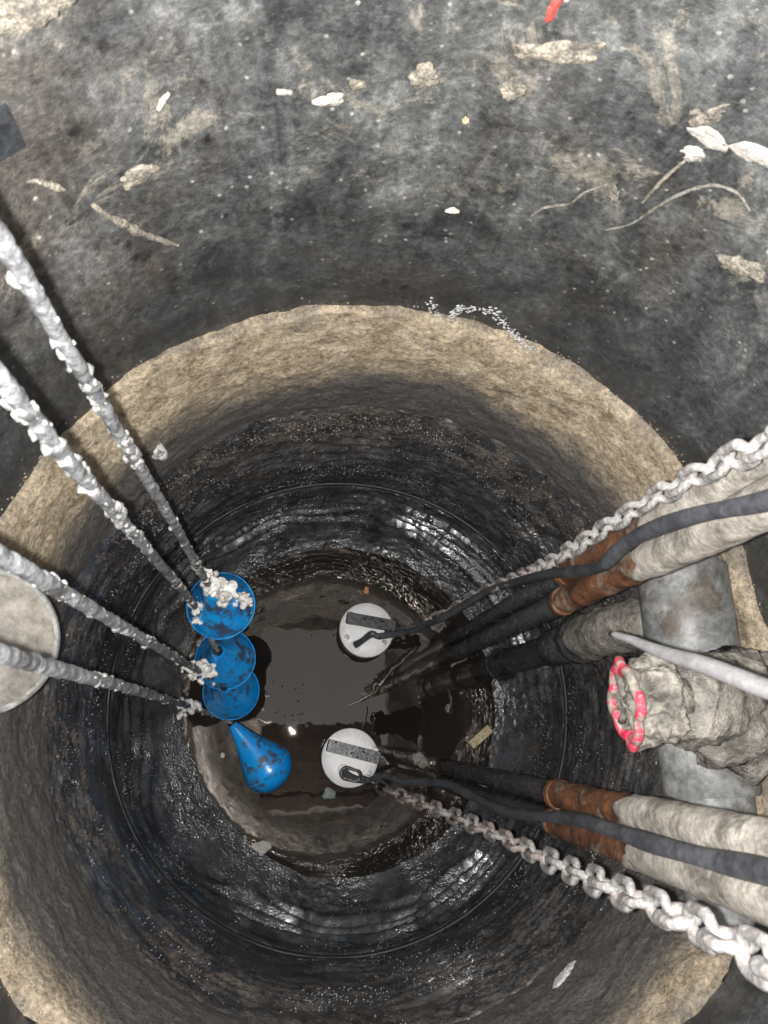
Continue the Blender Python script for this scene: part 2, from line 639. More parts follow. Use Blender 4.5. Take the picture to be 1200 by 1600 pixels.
SHAFT = [(.656, 1.055), (.645, 1.04), (.640, 1.0), (.641, .95), (.645, .85), (.668, .50), (.687, .335), (.699, .328), (.699, .309), (.689, .304), (.684, .299), (.681, .290), (.672, .22), (.668, .17), (.656, .125), (.636, .085), (.608, .048), (.574, .018), (.540, -.004), (.50, -.03)]
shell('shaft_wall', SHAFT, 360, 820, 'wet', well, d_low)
MB().lathe([(.50, -.029), (.43, -.12), (.30, -.20), (.0, -.24)], V0 + AX, Vector((0, 0, 1)), 64).build('sump_floor', 'wet', well)
mb = MB()
ring = [Vector((AX.x + .6900 * math.cos(a), AX.y + .6900 * math.sin(a), .318 + .0025 * math.sin(3 * a + 1))) for a in [2 * math.pi * k / 160 for k in range(161)]]
mb.tube(ring, .0075, 10, caps=False)
mb.build('joint_seal', 'seal', well)

# sandy grains lying on the ledge below the collar
random.seed(4)
mb = MB()
for i in range(1500):
    a = R(90) + random.gauss(0, .75) if random.random() < .9 else random.uniform(0, 2 * math.pi)
    z = 1.0 + random.gauss(-.03, .035)
    rr = (.637 if z > .95 else .640) + random.uniform(-.004, .001)
    s = random.uniform(.0006, .0017) if random.random() < .96 else random.uniform(.0025, .004)
    mb.blob((AX.x + rr * math.cos(a), AX.y + rr * math.sin(a), z), s, 1, .4, 90, i * .1)
g = mb.build('sand_grains', 'sand', well)
g['kind'] = 'stuff'

# torch glints imitated by pale grains over the shaft, and loose mortar grains along the lip of the collar
def shaft_r(z):
    for (r0, z0), (r1, z1) in zip(SHAFT, SHAFT[1:]):
        if z1 <= z <= z0:
            return r0 + (r1 - r0) * (z0 - z) / max(1e-6, z0 - z1)
    return .64


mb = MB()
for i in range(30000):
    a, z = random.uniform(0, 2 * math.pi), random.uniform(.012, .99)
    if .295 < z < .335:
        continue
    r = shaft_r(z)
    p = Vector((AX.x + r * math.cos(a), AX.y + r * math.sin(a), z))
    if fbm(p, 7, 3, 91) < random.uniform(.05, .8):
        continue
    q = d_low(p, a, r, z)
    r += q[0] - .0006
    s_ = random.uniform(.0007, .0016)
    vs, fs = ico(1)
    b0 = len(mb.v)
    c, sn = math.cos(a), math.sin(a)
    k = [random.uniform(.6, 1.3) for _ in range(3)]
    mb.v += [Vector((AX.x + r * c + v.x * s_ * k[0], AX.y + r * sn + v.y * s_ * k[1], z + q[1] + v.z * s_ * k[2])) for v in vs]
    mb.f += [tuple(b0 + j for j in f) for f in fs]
o = mb.build('glint_grains', 'glintgrit', well, smooth=False)
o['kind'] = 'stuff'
mb = MB()
for i in range(2600):
    a = random.uniform(0, 2 * math.pi)
    z = 1.408 + random.gauss(0, .012)
    r = (.674 if z < 1.405 else .687) + random.uniform(-.003, .002)
    p = Vector((AX.x + r * math.cos(a), AX.y + r * math.sin(a), z))
    q = d_col(p, a, r, z)
    mb.blob((p.x + q[0] * math.cos(a), p.y + q[0] * math.sin(a), z + q[1]), random.choice((.0008, .0011, .0015, .0024)), 1, .8, 200, i * .1)
o = mb.build('mortar_grains', 'mortar', well)
o['kind'] = 'stuff'

# cover slab with its hatch opening, and the ground round the well
HX0, HX1, HY0, HY1 = -.27, .66, -.56, .70


def frame_slab(name, x0, x1, y0, y1, z0, z1, mat):
    xs, hs = [(x0, y0), (x1, y0), (x1, y1), (x0, y1)], [(HX0, HY0), (HX1, HY0), (HX1, HY1), (HX0, HY1)]
    vs = [(x, y, z0) for x, y in xs] + [(x, y, z0) for x, y in hs] + [(x, y, z1) for x, y in xs] + [(x, y, z1) for x, y in hs]
    fs = []
    for k in range(4):
        j = (k + 1) % 4
        fs += [(k, 4 + k, 4 + j, j)[::-1][::-1], (8 + k, 8 + j, 12 + j, 12 + k), (k, j, 8 + j, 8 + k), (4 + k, 12 + k, 12 + j, 4 + j)]
    return link(name, vs, fs, mat, None, False)


tag(frame_slab('cover_slab', -.75, 1.05, -.85, 1.0, 2.93, 3.06, 'slab'), 'grey concrete cover slab with rectangular hatch above the well', 'slab')
gs = []
xs = [-30, -.75, 1.05, 30]
ys = [-30, -.85, 1.0, 30]
vs = [(x, y, 3.0) for y in ys for x in xs]
fs = [(j * 4 + i, j * 4 + i + 1, j * 4 + i + 5, j * 4 + i + 4) for j in range(3) for i in range(3) if not (i == 1 and j == 1)]
gr = link('ground', vs, fs, 'ground', None, False)
gr['kind'] = 'structure'

# unseen plate added over the hatch to darken part of the water's reflection
U_ = Vector((0, math.cos(R(48)), math.sin(R(48))))
hc = Vector((.19, HY0 + .02, 3.075)) + U_ * .43
ho = thing('reflection_blocker', 'unseen red-brown plate added above the hatch to darken the water reflection', 'added plate', (.19, HY0, 3.07))
mb = MB()
mb.box(hc, Vector((.47, 0, 0)), U_ * .43, Vector((1, 0, 0)).cross(U_) * .004)
mb.build('plate', 'cover', ho, smooth=False)
for yy in (-.3, .3):
    MB().box(hc + U_ * yy - Vector((1, 0, 0)).cross(U_) * .022, Vector((.44, 0, 0)), U_ * .012, Vector((1, 0, 0)).cross(U_) * .017).build('stiffener', 'cover', ho, smooth=False)

# water
seg, vs, fs = 96, [Vector((AX.x, AX.y, 0))], []
for r in (.2, .4, .56):
    for k in range(seg):
        a = 2 * math.pi * k / seg
        vs.append(Vector((AX.x + r * math.cos(a), AX.y + r * math.sin(a), 0)))
for k in range(seg):
    fs.append((0, 1 + k, 1 + (k + 1) % seg))
    for q in range(2):
        a, b = 1 + q * seg + k, 1 + q * seg + (k + 1) % seg
        fs.append((a, a + seg, b + seg, b))
wa = link('water', vs, fs, 'water')
wa['kind'] = 'structure'
wa['label'] = 'still dark murky water at the bottom of the well'

# ------------------------------------------------------------------ guide rails


def rail(px, py, d0, label, seed, zr0, zr1, rad=.0235):
    b = at(px, py, d0)
    x, y = b.x, b.y
    th = thing('guide_rail', label, 'pipe', (x, y, 0), 'guide rails of the two pumps')
    mk = lambda z0, z1, n: [Vector((x, y, z0 + (z1 - z0) * i / n)) for i in range(n + 1)]
    MB().tube(mk(-.2, zr0 + .02, 90), rad * .98, 20, rough=.12, rs=70, seed=seed).build('wet_pipe', 'wetpipe', th)
    MB().tube(mk(zr0, zr0 + .022, 4), rad * 1.16, 20, rough=.1, rs=50, seed=seed).build('coupling', 'rust', th)
    MB().tube(mk(zr0 + .012, zr1 + .06, 40), rad * 1.06, 20, rough=.1, rs=50, seed=seed + 3).build('rusty_pipe', 'rust', th)
    # dried crust with a ragged lower edge
    vs, fs, sg, n = [], [], 24, 120
    for i in range(n + 1):
        for k in range(sg):
            a = 2 * math.pi * k / sg
            dv = Vector((math.cos(a), math.sin(a), 0))
            z = zr1 + .055 * fbm(dv * .5, 3.0, 5, seed) + (2.93 - zr1) * i / n
            p = Vector((x, y, z)) + dv * rad
            rr = rad * (1.17 + .07 * fbm(p, 26, 3, seed) + .07 * nz(p, 7, seed)) * (.9 if i == 0 else 1)
            vs.append(Vector((x, y, z)) + dv * rr)
    for i in range(n):
        for k in range(sg):
            a, b2 = i * sg + k, i * sg + (k + 1) % sg
            fs.append((a, b2, b2 + sg, a + sg))
    link('dried_crust', vs, fs, 'crust', th)
    return th


rail(692, 1030, D, 'rusty-banded guide pipe nearest the red handwheel, front of the upper pair', 1.0, 1.26, 1.64)
rail(700, 1003, D, 'guide pipe behind the upper black cable and light chain, back of the upper pair', 7.0, 1.24, 1.62)
rail(690, 1196, D, 'guide pipe just above the lower black cable, upper of the lower pair', 13.0, 1.20, 1.53)
rail(690, 1221, D, 'guide pipe between the lower black cable and the lower chain', 19.0, 1.18, 1.55)

# ------------------------------------------------------------------ riser, header pipe and valve
rx, ry = .645, .178
ri = thing('riser_pipe', 'wet black riser pipe topped by a mud-caked elbow under the guide pipes', 'pipe', (rx, ry, 0))
V = Vector
MB().tube([V((rx, ry, z)) for z in np.linspace(-.15, 1.0, 60)], .038, 28, rough=.03, rs=30).build('wet_pipe', 'wetpipe', ri)
for z0, z1, r1, m in ((.28, .31, .052, 'wetpipe'), (.80, .95, .047, 'wetpipe'), (.98, 1.03, .056, 'wetpipe')):
    MB().lathe([(.036, z0), (r1 * .95, z0), (r1, z0 + .006), (r1, z1 - .006), (r1 * .95, z1), (.036, z1)], V((rx, ry, 0)), V((0, 0, 1)), 36).build('coupling', m, ri, sharp=40)
el = catmull([V((rx, ry, 1.0)), V((rx, ry, 1.12)), V((rx + .008, ry, 1.2)), V((rx + .03, ry, 1.26)), V((rx + .075, ry, 1.29))], 8)
MB().tube(el, .05, 28, rough=.14, rs=30, seed=4).build('elbow', 'mud', ri)

hx, hz = .715, 1.36
he = thing('header_pipe', 'grey plastic header pipe smeared with mud along the right-hand wall', 'pipe', (hx, 0, hz))
MB().tube([V((hx, y, hz)) for y in np.linspace(-.36, .34, 70)], .068, 36, rough=.02, rs=14).build('pipe', 'pvc', he)
for y0, y1 in ((.10, .27), (-.13, -.02)):
    MB().lathe([(.066, y0), (.078, y0), (.081, y0 + .006), (.081, y1 - .006), (.078, y1), (.066, y1)], V((hx, 0, hz)), V((0, 1, 0)), 40).build('socket', 'pvc', he, sharp=40)

# valve with lobed handwheel
va = thing('gate_valve', 'mud-caked gate valve with a lobed red handwheel facing left', 'valve', at(1200, 1110, 1.1))
c0 = at(992, 1098, 1.0)
axw = V((-.98, -.06, -.13)).normalized()          # the wheel looks left
vx, vy = frame(axw)


def lobe(a, amp=.24):
    return 1 - amp + amp * abs(math.cos(4 * a + .3)) ** .6


rim = [c0 + axw * (.012 + .003 * math.sin(3 * a)) + (vx * math.cos(a) + vy * math.sin(a)) * .0555 * lobe(a) for a in [2 * math.pi * k / 128 for k in range(129)]]
MB().tube(rim, .0068, 10, caps=False, rough=.12, rs=50).build('handwheel', 'red', va)
# mud packed into and behind the wheel
vs, fs, n = [], [], 144
prof = [(.010, .010), (.020, .004), (.032, -.002), (.043, .002), (.050, .012), (.0555, .012), (.0565, .004), (.0585, -.008), (.0595, -.022), (.0585, -.036), (.055, -.046), (.04, -.05), (.012, -.05)]
pr = []
for (a, b) in zip(prof, prof[1:]):
    for q in range(5):
        pr.append((a[0] + (b[0] - a[0]) * q / 5, a[1] + (b[1] - a[1]) * q / 5))
pr.append(prof[-1])
for r, h in [(r * .93, h) for r, h in pr]:
    for k in range(n):
        a = 2 * math.pi * k / n
        m_ = ss(.025, .048, r)
        lob = (lobe(a, .24 if h > -.01 else .24 * max(.2, 1 + (h + .01) * 22))) * m_ + (1 - m_)
        p = c0 + axw * h + (vx * math.cos(a) + vy * math.sin(a)) * r * lob
        e = .011 * fbm(p, 34, 4, 3.0) + .0035 * fbm(p, 100, 3, 8.0)
        vs.append(p + (p - c0 + axw * .02).normalized() * e)
for i in range(len(pr) - 1):
    for k in range(n):
        a, b = i * n + k, i * n + (k + 1) % n
        fs.append((a, b, b + n, a + n))
link('wheel_mud', vs, fs, 'mud', va)
for k in range(4):
    a = .5 + k * math.pi / 2
    u_ = vx * math.cos(a) + vy * math.sin(a)
    MB().tube([c0 + axw * .010 + u_ * q for q in (.004, .018, .032, .046)], [.0075, .006, .0055, .006], 10, rough=.25, rs=70, seed=k).build('spoke', 'mud', va)
MB().lathe([(0, .018), (.008, .018), (.010, .015), (.010, -.01)], c0, axw, 6).build('spindle_nut', 'mud', va, sharp=30)
MB().tube([c0 - axw * q for q in (.04, .055, .07)], .024, 20, rough=.15, rs=40).build('stem', 'mud', va)
e1 = c0 - axw * .062
ctr = at(1165, 1112, 1.13)
body = catmull([e1, e1 + (ctr - e1) * .25, e1 + (ctr - e1) * .5, e1 + (ctr - e1) * .8, ctr, ctr + V((.07, -.005, -.02)), ctr + V((.12, -.01, -.03))], 9)
n = len(body)
rads = [(.048 + .028 * min(1, i / n * 2.4) + (.012 if .5 < i / n < .64 else 0)) for i in range(n)]
MB().tube(body, rads, 40, rough=.30, rs=24, seed=8).build('bonnet', 'mud', va)
up = catmull([ctr + V((.06, 0, .10)), ctr + V((.06, 0, 0)), ctr + V((.06, 0, -.12)), ctr + V((.06, .0, -.24))], 8)
MB().tube(up, .075, 36, rough=.08, rs=18, seed=5).build('valve_body', 'mud', va)

# slanting rod in front of the valve
p0, p1 = at(955, 990, .95), at(1230, 1086, .62)
pts = [p0 + (p1 - p0) * (i / 24) + V((0, 0, .004 * math.sin(i * .5))) for i in range(32)]
tag(MB().tube(pts, [.004 + .0052 * min(1, i / 14) for i in range(32)], 14, rough=.05, rs=30).build('rod', 'rod'), 'thin pale grey rod slanting over the red handwheel', 'rod')

# capped stub at the left wall
pc = at(-28, 1000, 1.18)
axc = (CAM - pc).normalized() * .55 + V((.45, .05, .55))
axc.normalize()
st = thing('pipe_stub', 'pale mud-smeared round pipe end on the left wall behind the cables', 'pipe', pc)
MB().lathe([(0, .0), (.05, .001), (.098, .0), (.104, -.004)], pc, axc, 64).build('end_cap', 'cap', st)
MB().lathe([(.1, -.002), (.105, .002), (.109, -.002), (.109, -.016), (.106, -.02), (.106, -.45)], pc, axc, 64).build('pipe', 'pvc', st, sharp=40)

# ------------------------------------------------------------------ pumps


def pump(px, py, hpts, screws, gland, label):
    zl = .105
    dl = D - zl
    c = at(px, py, dl)
    th = thing('submersible_pump', label, 'pump', (c.x, c.y, 0), 'submersible pumps')
    r = .0925
    O = V((c.x, c.y, 0))
    U = V((0, 0, 1))
    MB().lathe([(.0, zl), (r * .6, zl + .0006), (r * .965, zl), (r * .99, zl - .003), (r, zl - .008), (r, zl - .02), (r * .985, zl - .022)], O, U, 72).build('lid', 'lid', th)
    MB().lathe([(r * .97, zl - .019), (r * .97, zl - .03), (r * 1.0, zl - .034), (r * 1.0, zl - .05), (r * .97, zl - .054), (r * .97, -.25), (0, -.25)], O, U, 72).build('motor_body', 'steel', th, sharp=35)
    a, b = at(*hpts[0], dl - .06), at(*hpts[1], dl - .06)
    d = (b - a)
    L = d.length / 2
    d.normalize()
    s = U.cross(d)
    m = (a + b) / 2
    hb = MB().box(m, d * L, s * .019, U * .012, .004)
    MB().box(V((m.x, m.y, zl + .0012)), d * (L * .93), s * .026, U * .0012).build('handle_plate', 'lid', th, smooth=False)
    hd = hb.build('handle', 'handle', th, sharp=50)
    for e in (-1, 1):
        MB().box(m + d * e * (L - .018) - U * .036, d * .010, s * .013, U * .025, .003).build('handle_post', 'handle', hd, sharp=50)
    dr = MB()
    random.seed(int(px))
    for i in range(14):
        q = m + d * random.uniform(-L, L) * .9 + s * random.uniform(-.016, .016) + U * .012
        dr.blob(q, random.uniform(.0018, .0042), 1, .3, 90, i, (1, 1, .5))
    dr.build('water_drop', 'handle', hd)['kind'] = 'stuff'
    for q in screws:
        p = at(*q, dl)
        p.z = zl
        MB().lathe([(.0095, -.001), (.0095, .002), (.006, .0025), (.006, .007), (.0035, .007), (.003, .004), (0, .004)], p, U, 14).build('screw', 'bolt', th, sharp=40)
    p = at(*gland, dl)
    p.z = zl
    MB().lathe([(.019, -.001), (.019, .006), (.016, .009), (.011, .010), (.011, .016), (.008, .018), (0, .018)], p, U, 24).build('cable_gland', 'lid', th, sharp=40)
    return th, c


p1_, c1 = pump(573, 984, ((541, 965), (619, 979)), ((542, 996), (600, 1004), (548, 960)), (555, 1009), 'white-lidded pump with black handle, upper one nearer the floats')
p2_, c2 = pump(547, 1184, ((511, 1164), (594, 1185)), ((519, 1157), (582, 1169), (576, 1208)), (536, 1203), 'white-lidded pump with black handle, lower one fouled with dark shackle')


def power_cable(pts, th, rad, seed):
    P = catmull([at(*q) for q in pts], 10)
    n = len(P)
    MB().tube(P, [rad * (1 + .08 * math.sin(i * .35 + seed)) for i in range(n)], 14, flat=.72, rough=.03, rs=20, seed=seed, up=V((0, 0, 1))).build('power_cable', 'cable', th)


power_cable([(555, 1008, 2.58), (566, 1001, 2.55), (580, 991, 2.52), (590, 994, 2.52), (602, 993, 2.52), (650, 984, 2.44), (660, 977, 2.40), (690, 966, 2.28), (760, 925, 2.05), (800, 912, 1.88), (850, 898, 1.48), (900, 893, 1.24), (940, 884, 1.10), (965, 861, 1.03), (1000, 836, .95), (1080, 807, .81), (1200, 782, .66), (1400, 720, .46), (2000, 480, .2)], p1_, .0108, 1)
power_cable([(536, 1203, 2.58), (552, 1216, 2.55), (575, 1219, 2.52), (600, 1212, 2.47), (630, 1222, 2.36), (665, 1222, 2.24), (700, 1226, 2.12), (740, 1245, 1.95), (790, 1268, 1.72), (840, 1275, 1.5), (900, 1280, 1.26), (960, 1298, 1.08), (1020, 1318, .94), (1100, 1340, .80), (1200, 1363, .67), (1400, 1420, .48), (2000, 1560, .22)], p2_, .0108, 4)

# ------------------------------------------------------------------ chains


def link_mesh(L, Wd, r, seed):
    pts = []
    hs = L / 2 - Wd / 2
    for k in range(10):
        a = -math.pi / 2 + math.pi * k / 9
        pts.append(V((hs + math.cos(a) * (Wd / 2 - r), math.sin(a) * (Wd / 2 - r), 0)))
    for k in range(10):
        a = math.pi / 2 + math.pi * k / 9
        pts.append(V((-hs + math.cos(a) * (Wd / 2 - r), math.sin(a) * (Wd / 2 - r), 0)))
    mb = MB()
    n, sg = len(pts), 9
    for i, p in enumerate(pts):
        d = (pts[(i + 1) % n] - pts[i - 1]).normalized()
        x = V((0, 0, 1))
        y = d.cross(x)
        for k in range(sg):
            a = 2 * math.pi * k / sg
            q = p + (x * math.cos(a) + y * math.sin(a)) * r
            mb.v.append(q + (q - p) * (.35 * fbm(q, 70, 3, seed)))
    for i in range(n):
        for k in range(sg):
            a, b = i * sg + k, i * sg + (k + 1) % sg
            c, d2 = ((i + 1) % n) * sg + (k + 1) % sg, ((i + 1) % n) * sg + k
            mb.f.append((a, b, c, d2))
    me = bpy.data.meshes.new('link')
    me.from_pydata([tuple(q) for q in mb.v], [], mb.f)
    me.polygons.foreach_set('use_smooth', [True] * len(me.polygons))
    return me


def chain(pts, label, L, Wd, r, wet_n, seed, turn=0.0):
    th = thing('lifting_chain', label, 'chain', at(*pts[0]), 'pump lifting chains')
    mes = []
    for k in range(4):
        me = link_mesh(L, Wd, r, seed + k * 5)
        me.materials.append(M['chain'])
        mes.append(me)
    mew = link_mesh(L, Wd, r * .9, seed + 40)
    mew.materials.append(M['chainwet'])
    deep = link_mesh(L, Wd, r * .95, seed + 60)
    deep.materials.append(M['chaindeep'])
    P = catmull([at(*q) for q in pts], 30)
    pitch = L - 2 * r * 1.05
    acc, i, k = 0, 0, 0
    pos = P[0]
    random.seed(int(seed))
    nxt = 0
    for a, b in zip(P, P[1:]):
        sl = (b - a).length
        while nxt <= acc + sl:
            p = a + (b - a) * ((nxt - acc) / sl)
            d = (b - a).normalized()
            x, y = frame(d)
            tw = turn + (R(45) if k % 2 else R(-45)) + random.uniform(-.22, .22) + .2 * math.sin(k * .5)
            u = x * math.cos(tw) + y * math.sin(tw)
            vv = d.cross(u)
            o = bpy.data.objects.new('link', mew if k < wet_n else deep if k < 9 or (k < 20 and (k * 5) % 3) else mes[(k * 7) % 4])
            C.objects.link(o)
            o.parent = th
            o.matrix_parent_inverse = th.matrix_world.inverted()
            mt = Matrix((d, u, vv)).transposed().to_4x4()
            o.matrix_world = Matrix.Translation(p) @ mt
            o.matrix_basis = Matrix.Translation(p) @ mt
            k += 1
            nxt += pitch
        acc += sl
    return th


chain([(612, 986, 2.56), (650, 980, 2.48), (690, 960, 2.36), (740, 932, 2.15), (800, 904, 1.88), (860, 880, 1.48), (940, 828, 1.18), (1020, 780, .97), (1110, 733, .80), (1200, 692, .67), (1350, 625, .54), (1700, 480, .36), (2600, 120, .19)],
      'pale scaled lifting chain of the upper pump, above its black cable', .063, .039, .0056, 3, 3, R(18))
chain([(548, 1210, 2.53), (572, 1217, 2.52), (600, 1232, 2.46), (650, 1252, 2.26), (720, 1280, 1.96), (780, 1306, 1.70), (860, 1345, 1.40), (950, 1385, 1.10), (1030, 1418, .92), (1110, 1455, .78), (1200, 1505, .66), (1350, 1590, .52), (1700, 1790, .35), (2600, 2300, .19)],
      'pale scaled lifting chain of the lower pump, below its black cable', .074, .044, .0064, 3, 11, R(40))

# ------------------------------------------------------------------ float switches
FP = [(.0085, -.004), (.010, .0), (.016, .006), (.020, .02), (.031, .055), (.045, .092), (.060, .128), (.074, .160), (.082, .182), (.084, .19), (.084, .197), (.081, .212), (.072, .231), (.057, .247), (.038, .258), (.018, .263), (0, .264)]


def float_switch(apex, axis, pts, clumps, label, seed, scale=1.0, heavy=1.0):
    """apex: where the cable enters; axis: from the apex down the cone; pts: cable from the apex up"""
    th = thing('float_switch', label, 'float switch', apex, 'blue level floats')
    prof = [(r * scale, h * scale) for r, h in FP]
    bd = MB().lathe(prof, apex, axis, 56).build('float_body', 'blue', th)
    s = .1935 * scale
    MB().lathe([(.083 * scale, s - .003), (.0865 * scale, s - .0025), (.0865 * scale, s + .0025), (.083 * scale, s + .003)], apex, axis, 64).build('seam', 'bluerim', bd)
    MB().lathe([(.0, -.02), (.010, -.02), (.012, -.012), (.014, .004), (.013, .012)], apex, axis, 20).build('cable_boot', 'handle', th)
    P = catmull(pts, 40)
    P = [P[0]] + [P[i] + (P[i + 1] - P[i]) * (k / 6) for i in range(len(P) - 1) for k in range(1, 7)]
    n = len(P)
    MB().tube(P, [(.0055 if i < n * .03 else .0074) for i in range(n)], 14, rough=.3, rs=55, seed=seed).build('cable', 'fcable', th)
    # knobbly white deposit along the cable, heavier higher up
    random.seed(int(seed * 10))
    mb = MB()
    knots = [.74 * random.random() ** .55 for _ in range(8)]
    for i in range(int(330 * heavy)):
        u = .74 * random.random() ** .7 if random.random() < .35 else min(1, max(0, random.choice(knots) + random.gauss(0, .012)))
        q = P[min(n - 1, int(u * (n - 1)))]
        d = (P[min(n - 1, int(u * (n - 1)) + 1)] - P[max(0, int(u * (n - 1)) - 1)]).normalized()
        x, y = frame(d)
        a = random.uniform(0, 6.283)
        big = random.random() < (.18 if heavy < 1.2 else .12 + .5 * max(0, u - .3))
        rr = random.uniform(.003, .0055) if big else random.uniform(.001, .0024)
        mb.blob(q + (x * math.cos(a) + y * math.sin(a)) * .0072 + d * random.gauss(0, .012), rr, 1, .9, 110, i * .37 + seed, (random.uniform(.6, 1.2), random.uniform(.6, 1.2), random.uniform(.9, 2.4)))
    o = fuse(mb.build('scale_lumps', 'lumps', th), .0016, 1)
    o['kind'] = 'stuff'
    for ci, (p, r, sc) in enumerate(clumps):
        mb = MB()
        for j in range(34):
            mb.blob(p + V((random.gauss(0, .55), random.gauss(0, .55), random.gauss(0, .30))) * r, r * random.uniform(.16, .42), 2, .9, 60, seed + j * 3 + ci, sc)
        fuse(mb.build('grease_clump', 'grease', th), .0024, 5)
    return th


def plumb(px, py, apex, extra=1.0):
    """cable top: on the sight line of a pixel at about the horizontal offset of the apex"""
    v = at(px, py, 1.0)
    d = extra * math.hypot(apex.x, apex.y) / math.hypot(v.x, v.y)
    return at(px, py, d)


def up_to(a, b, z=2.93):
    d = b - a
    return a + d * ((z - a.z) / d.z)


def hung(disc, dd, top, label, seed, tip=None, extra=1.0, heavy=1.0, clump_px=None, cs=.02):
    c = at(*disc, dd)
    ax = V((.02, -.03, -1)).normalized()
    apex = c - ax * .19
    tp = plumb(*top, apex, extra)
    top_ = up_to(apex, tp) if tp.z < 2.9 else tp
    pts = [apex, apex + (tp - apex) * .12]
    cl = []
    for (px, py, d, r) in clump_px:
        cl.append((at(px, py, d), r, (1, 1, 1)))
    mid = [at(px, py, d) for (px, py, d, r) in clump_px if r > 0]
    pts = [apex] + ([mid[0]] if tip else [apex + (tp - apex) * .12]) + [tp * .5 + (mid[0] if tip else apex) * .5 + V((.006, -.004, 0)), tp, top_]
    return float_switch(apex, ax, pts, cl, label, seed, 1.0, heavy)


hung((345, 946), 1.98, (0, 372), 'blue level float crowned with a white grease blob, topmost of the four', 1.3, extra=1.05, heavy=1.3,
     clump_px=[(333, 915, 1.73, .020), (347, 924, 1.78, .029), (380, 938, 1.88, .017), (322, 898, 1.66, .014)])
hung((352, 1030), 2.27, (0, 592), 'dirty blue level float second from the top, between two others', 2.7, tip=1, extra=1.05, heavy=1.5,
     clump_px=[(306, 950, 1.86, .015), (313, 968, 1.93, .016)])
hung((361, 1080), 2.46, (0, 868), 'dim blue level float tucked below the second one', 4.1, tip=1, extra=1.08,
     clump_px=[(312, 1049, 2.12, .026), (295, 1040, 2.04, .016)])
a4 = at(362, 1130, 2.64)
b4 = at(428, 1212, 2.70)
ax4 = (b4 - a4).normalized()
t4 = plumb(0, 1022, a4, 1.1)
float_switch(a4, ax4, [a4, at(345, 1120, 2.62), at(318, 1112, 2.55), at(297, 1104, 2.44), at(200, 1075, 1.18), t4, up_to(at(297, 1104, 2.44), t4)],
             [(at(297, 1104, 2.42), .027, (1, 1, 1)), (at(283, 1100, 2.36), .014, (1, 1, 1))], 'blue cone-shaped level float lying on the water, pointed end up-left', 5.9)

# ------------------------------------------------------------------ litter


def flake(name, p, nrm, w, h, ang, mat, label, cat, seed, thick=.004, spike=.25, group=None):
    x, y = frame(nrm)
    x, y = x * math.cos(ang) + y * math.sin(ang), y * math.cos(ang) - x * math.sin(ang)
    random.seed(seed)
    n = 44
    mb = MB()
    out = []
    for k in range(n):
        a = 2 * math.pi * k / n
        q = 1 + spike * 1.6 * noise.fractal(V((math.cos(a) * 1.1 + seed * 3.1, math.sin(a) * 1.1, seed * 1.7)), .8, 2.2, 5)
        out.append((math.cos(a) * w * q, math.sin(a) * h * q))
    lv = [(1.0, -thick * .5), (1.02, thick * .2), (.86, thick * .75), (.45, thick)]
    for s, z in lv:
        for (u, v) in out:
            mb.v.append(p + x * u * s + y * v * s + nrm * (z + thick * .8 * nz((u, v, z), 40, seed)))
    for i in range(len(lv) - 1):
        for k in range(n):
            a, b = i * n + k, i * n + (k + 1) % n
            mb.f.append((a, b, b + n, a + n))
    mb.v.append(p + nrm * thick * 1.05)
    for k in range(n):
        mb.f.append((3 * n + k, 3 * n + (k + 1) % n, 4 * n))
    o = mb.build(name, mat)
    return tag(o, label, cat, group)


def wall_n(p):
    return V((AX.x - p.x, AX.y - p.y, 0)).normalized()


UP = V((0, 0, 1))
# on the water
stick = at(750, 1151, D)
q = V((.75, .58, 0)).normalized()
tag(MB().box(stick + UP * .004, q * .046, UP.cross(q) * .015, UP * .009, .003).build('wood_piece', 'wood', sharp=40), 'short yellowish wood piece floating between the pump and the valve', 'wood')
for nm, px, py, w, h, a, m, lab, cat, sd_ in (
        ('leaf', 572, 922, .014, .011, .3, 'orange', 'tiny orange leaf scrap floating above the upper pump', 'leaf', 2),
        ('leaf', 657, 1188, .034, .022, .7, 'brownleaf', 'ragged brown leaf floating right of the lower pump', 'leaf', 3),
        ('paper_scrap', 405, 1326, .02, .036, .1, 'palerag', 'pale square scrap floating at the lower edge of the water', 'scrap', 5),
        ('plastic_scrap', 514, 1240, .018, .022, .5, 'greenscrap', 'small greenish scrap floating below the lower pump', 'scrap', 6),
        ('plastic_scrap', 348, 1180, .008, .008, .5, 'whitescale', 'tiny white fleck floating left of the cone float', 'scrap', 8)):
    flake(nm, at(px, py, D) + UP * .001, UP, w, h, a, m, lab, cat, sd_, .003)
random.seed(9)
mb = MB()
for i in range(60):
    u = random.gauss(0, 1), random.gauss(0, 1)
    p = at(455 + u[0] * 45, 1130 + u[1] * 55, D) if i < 35 else at(random.uniform(330, 780), random.uniform(900, 1300), D)
    mb.blob((p.x, p.y, .0), random.uniform(.0015, .004), 1, .1, 40, i, (1, 1, .6))
o = mb.build('foam_bubbles', 'water')
o['kind'] = 'stuff'
o['label'] = 'tiny bubbles floating on the dark water'

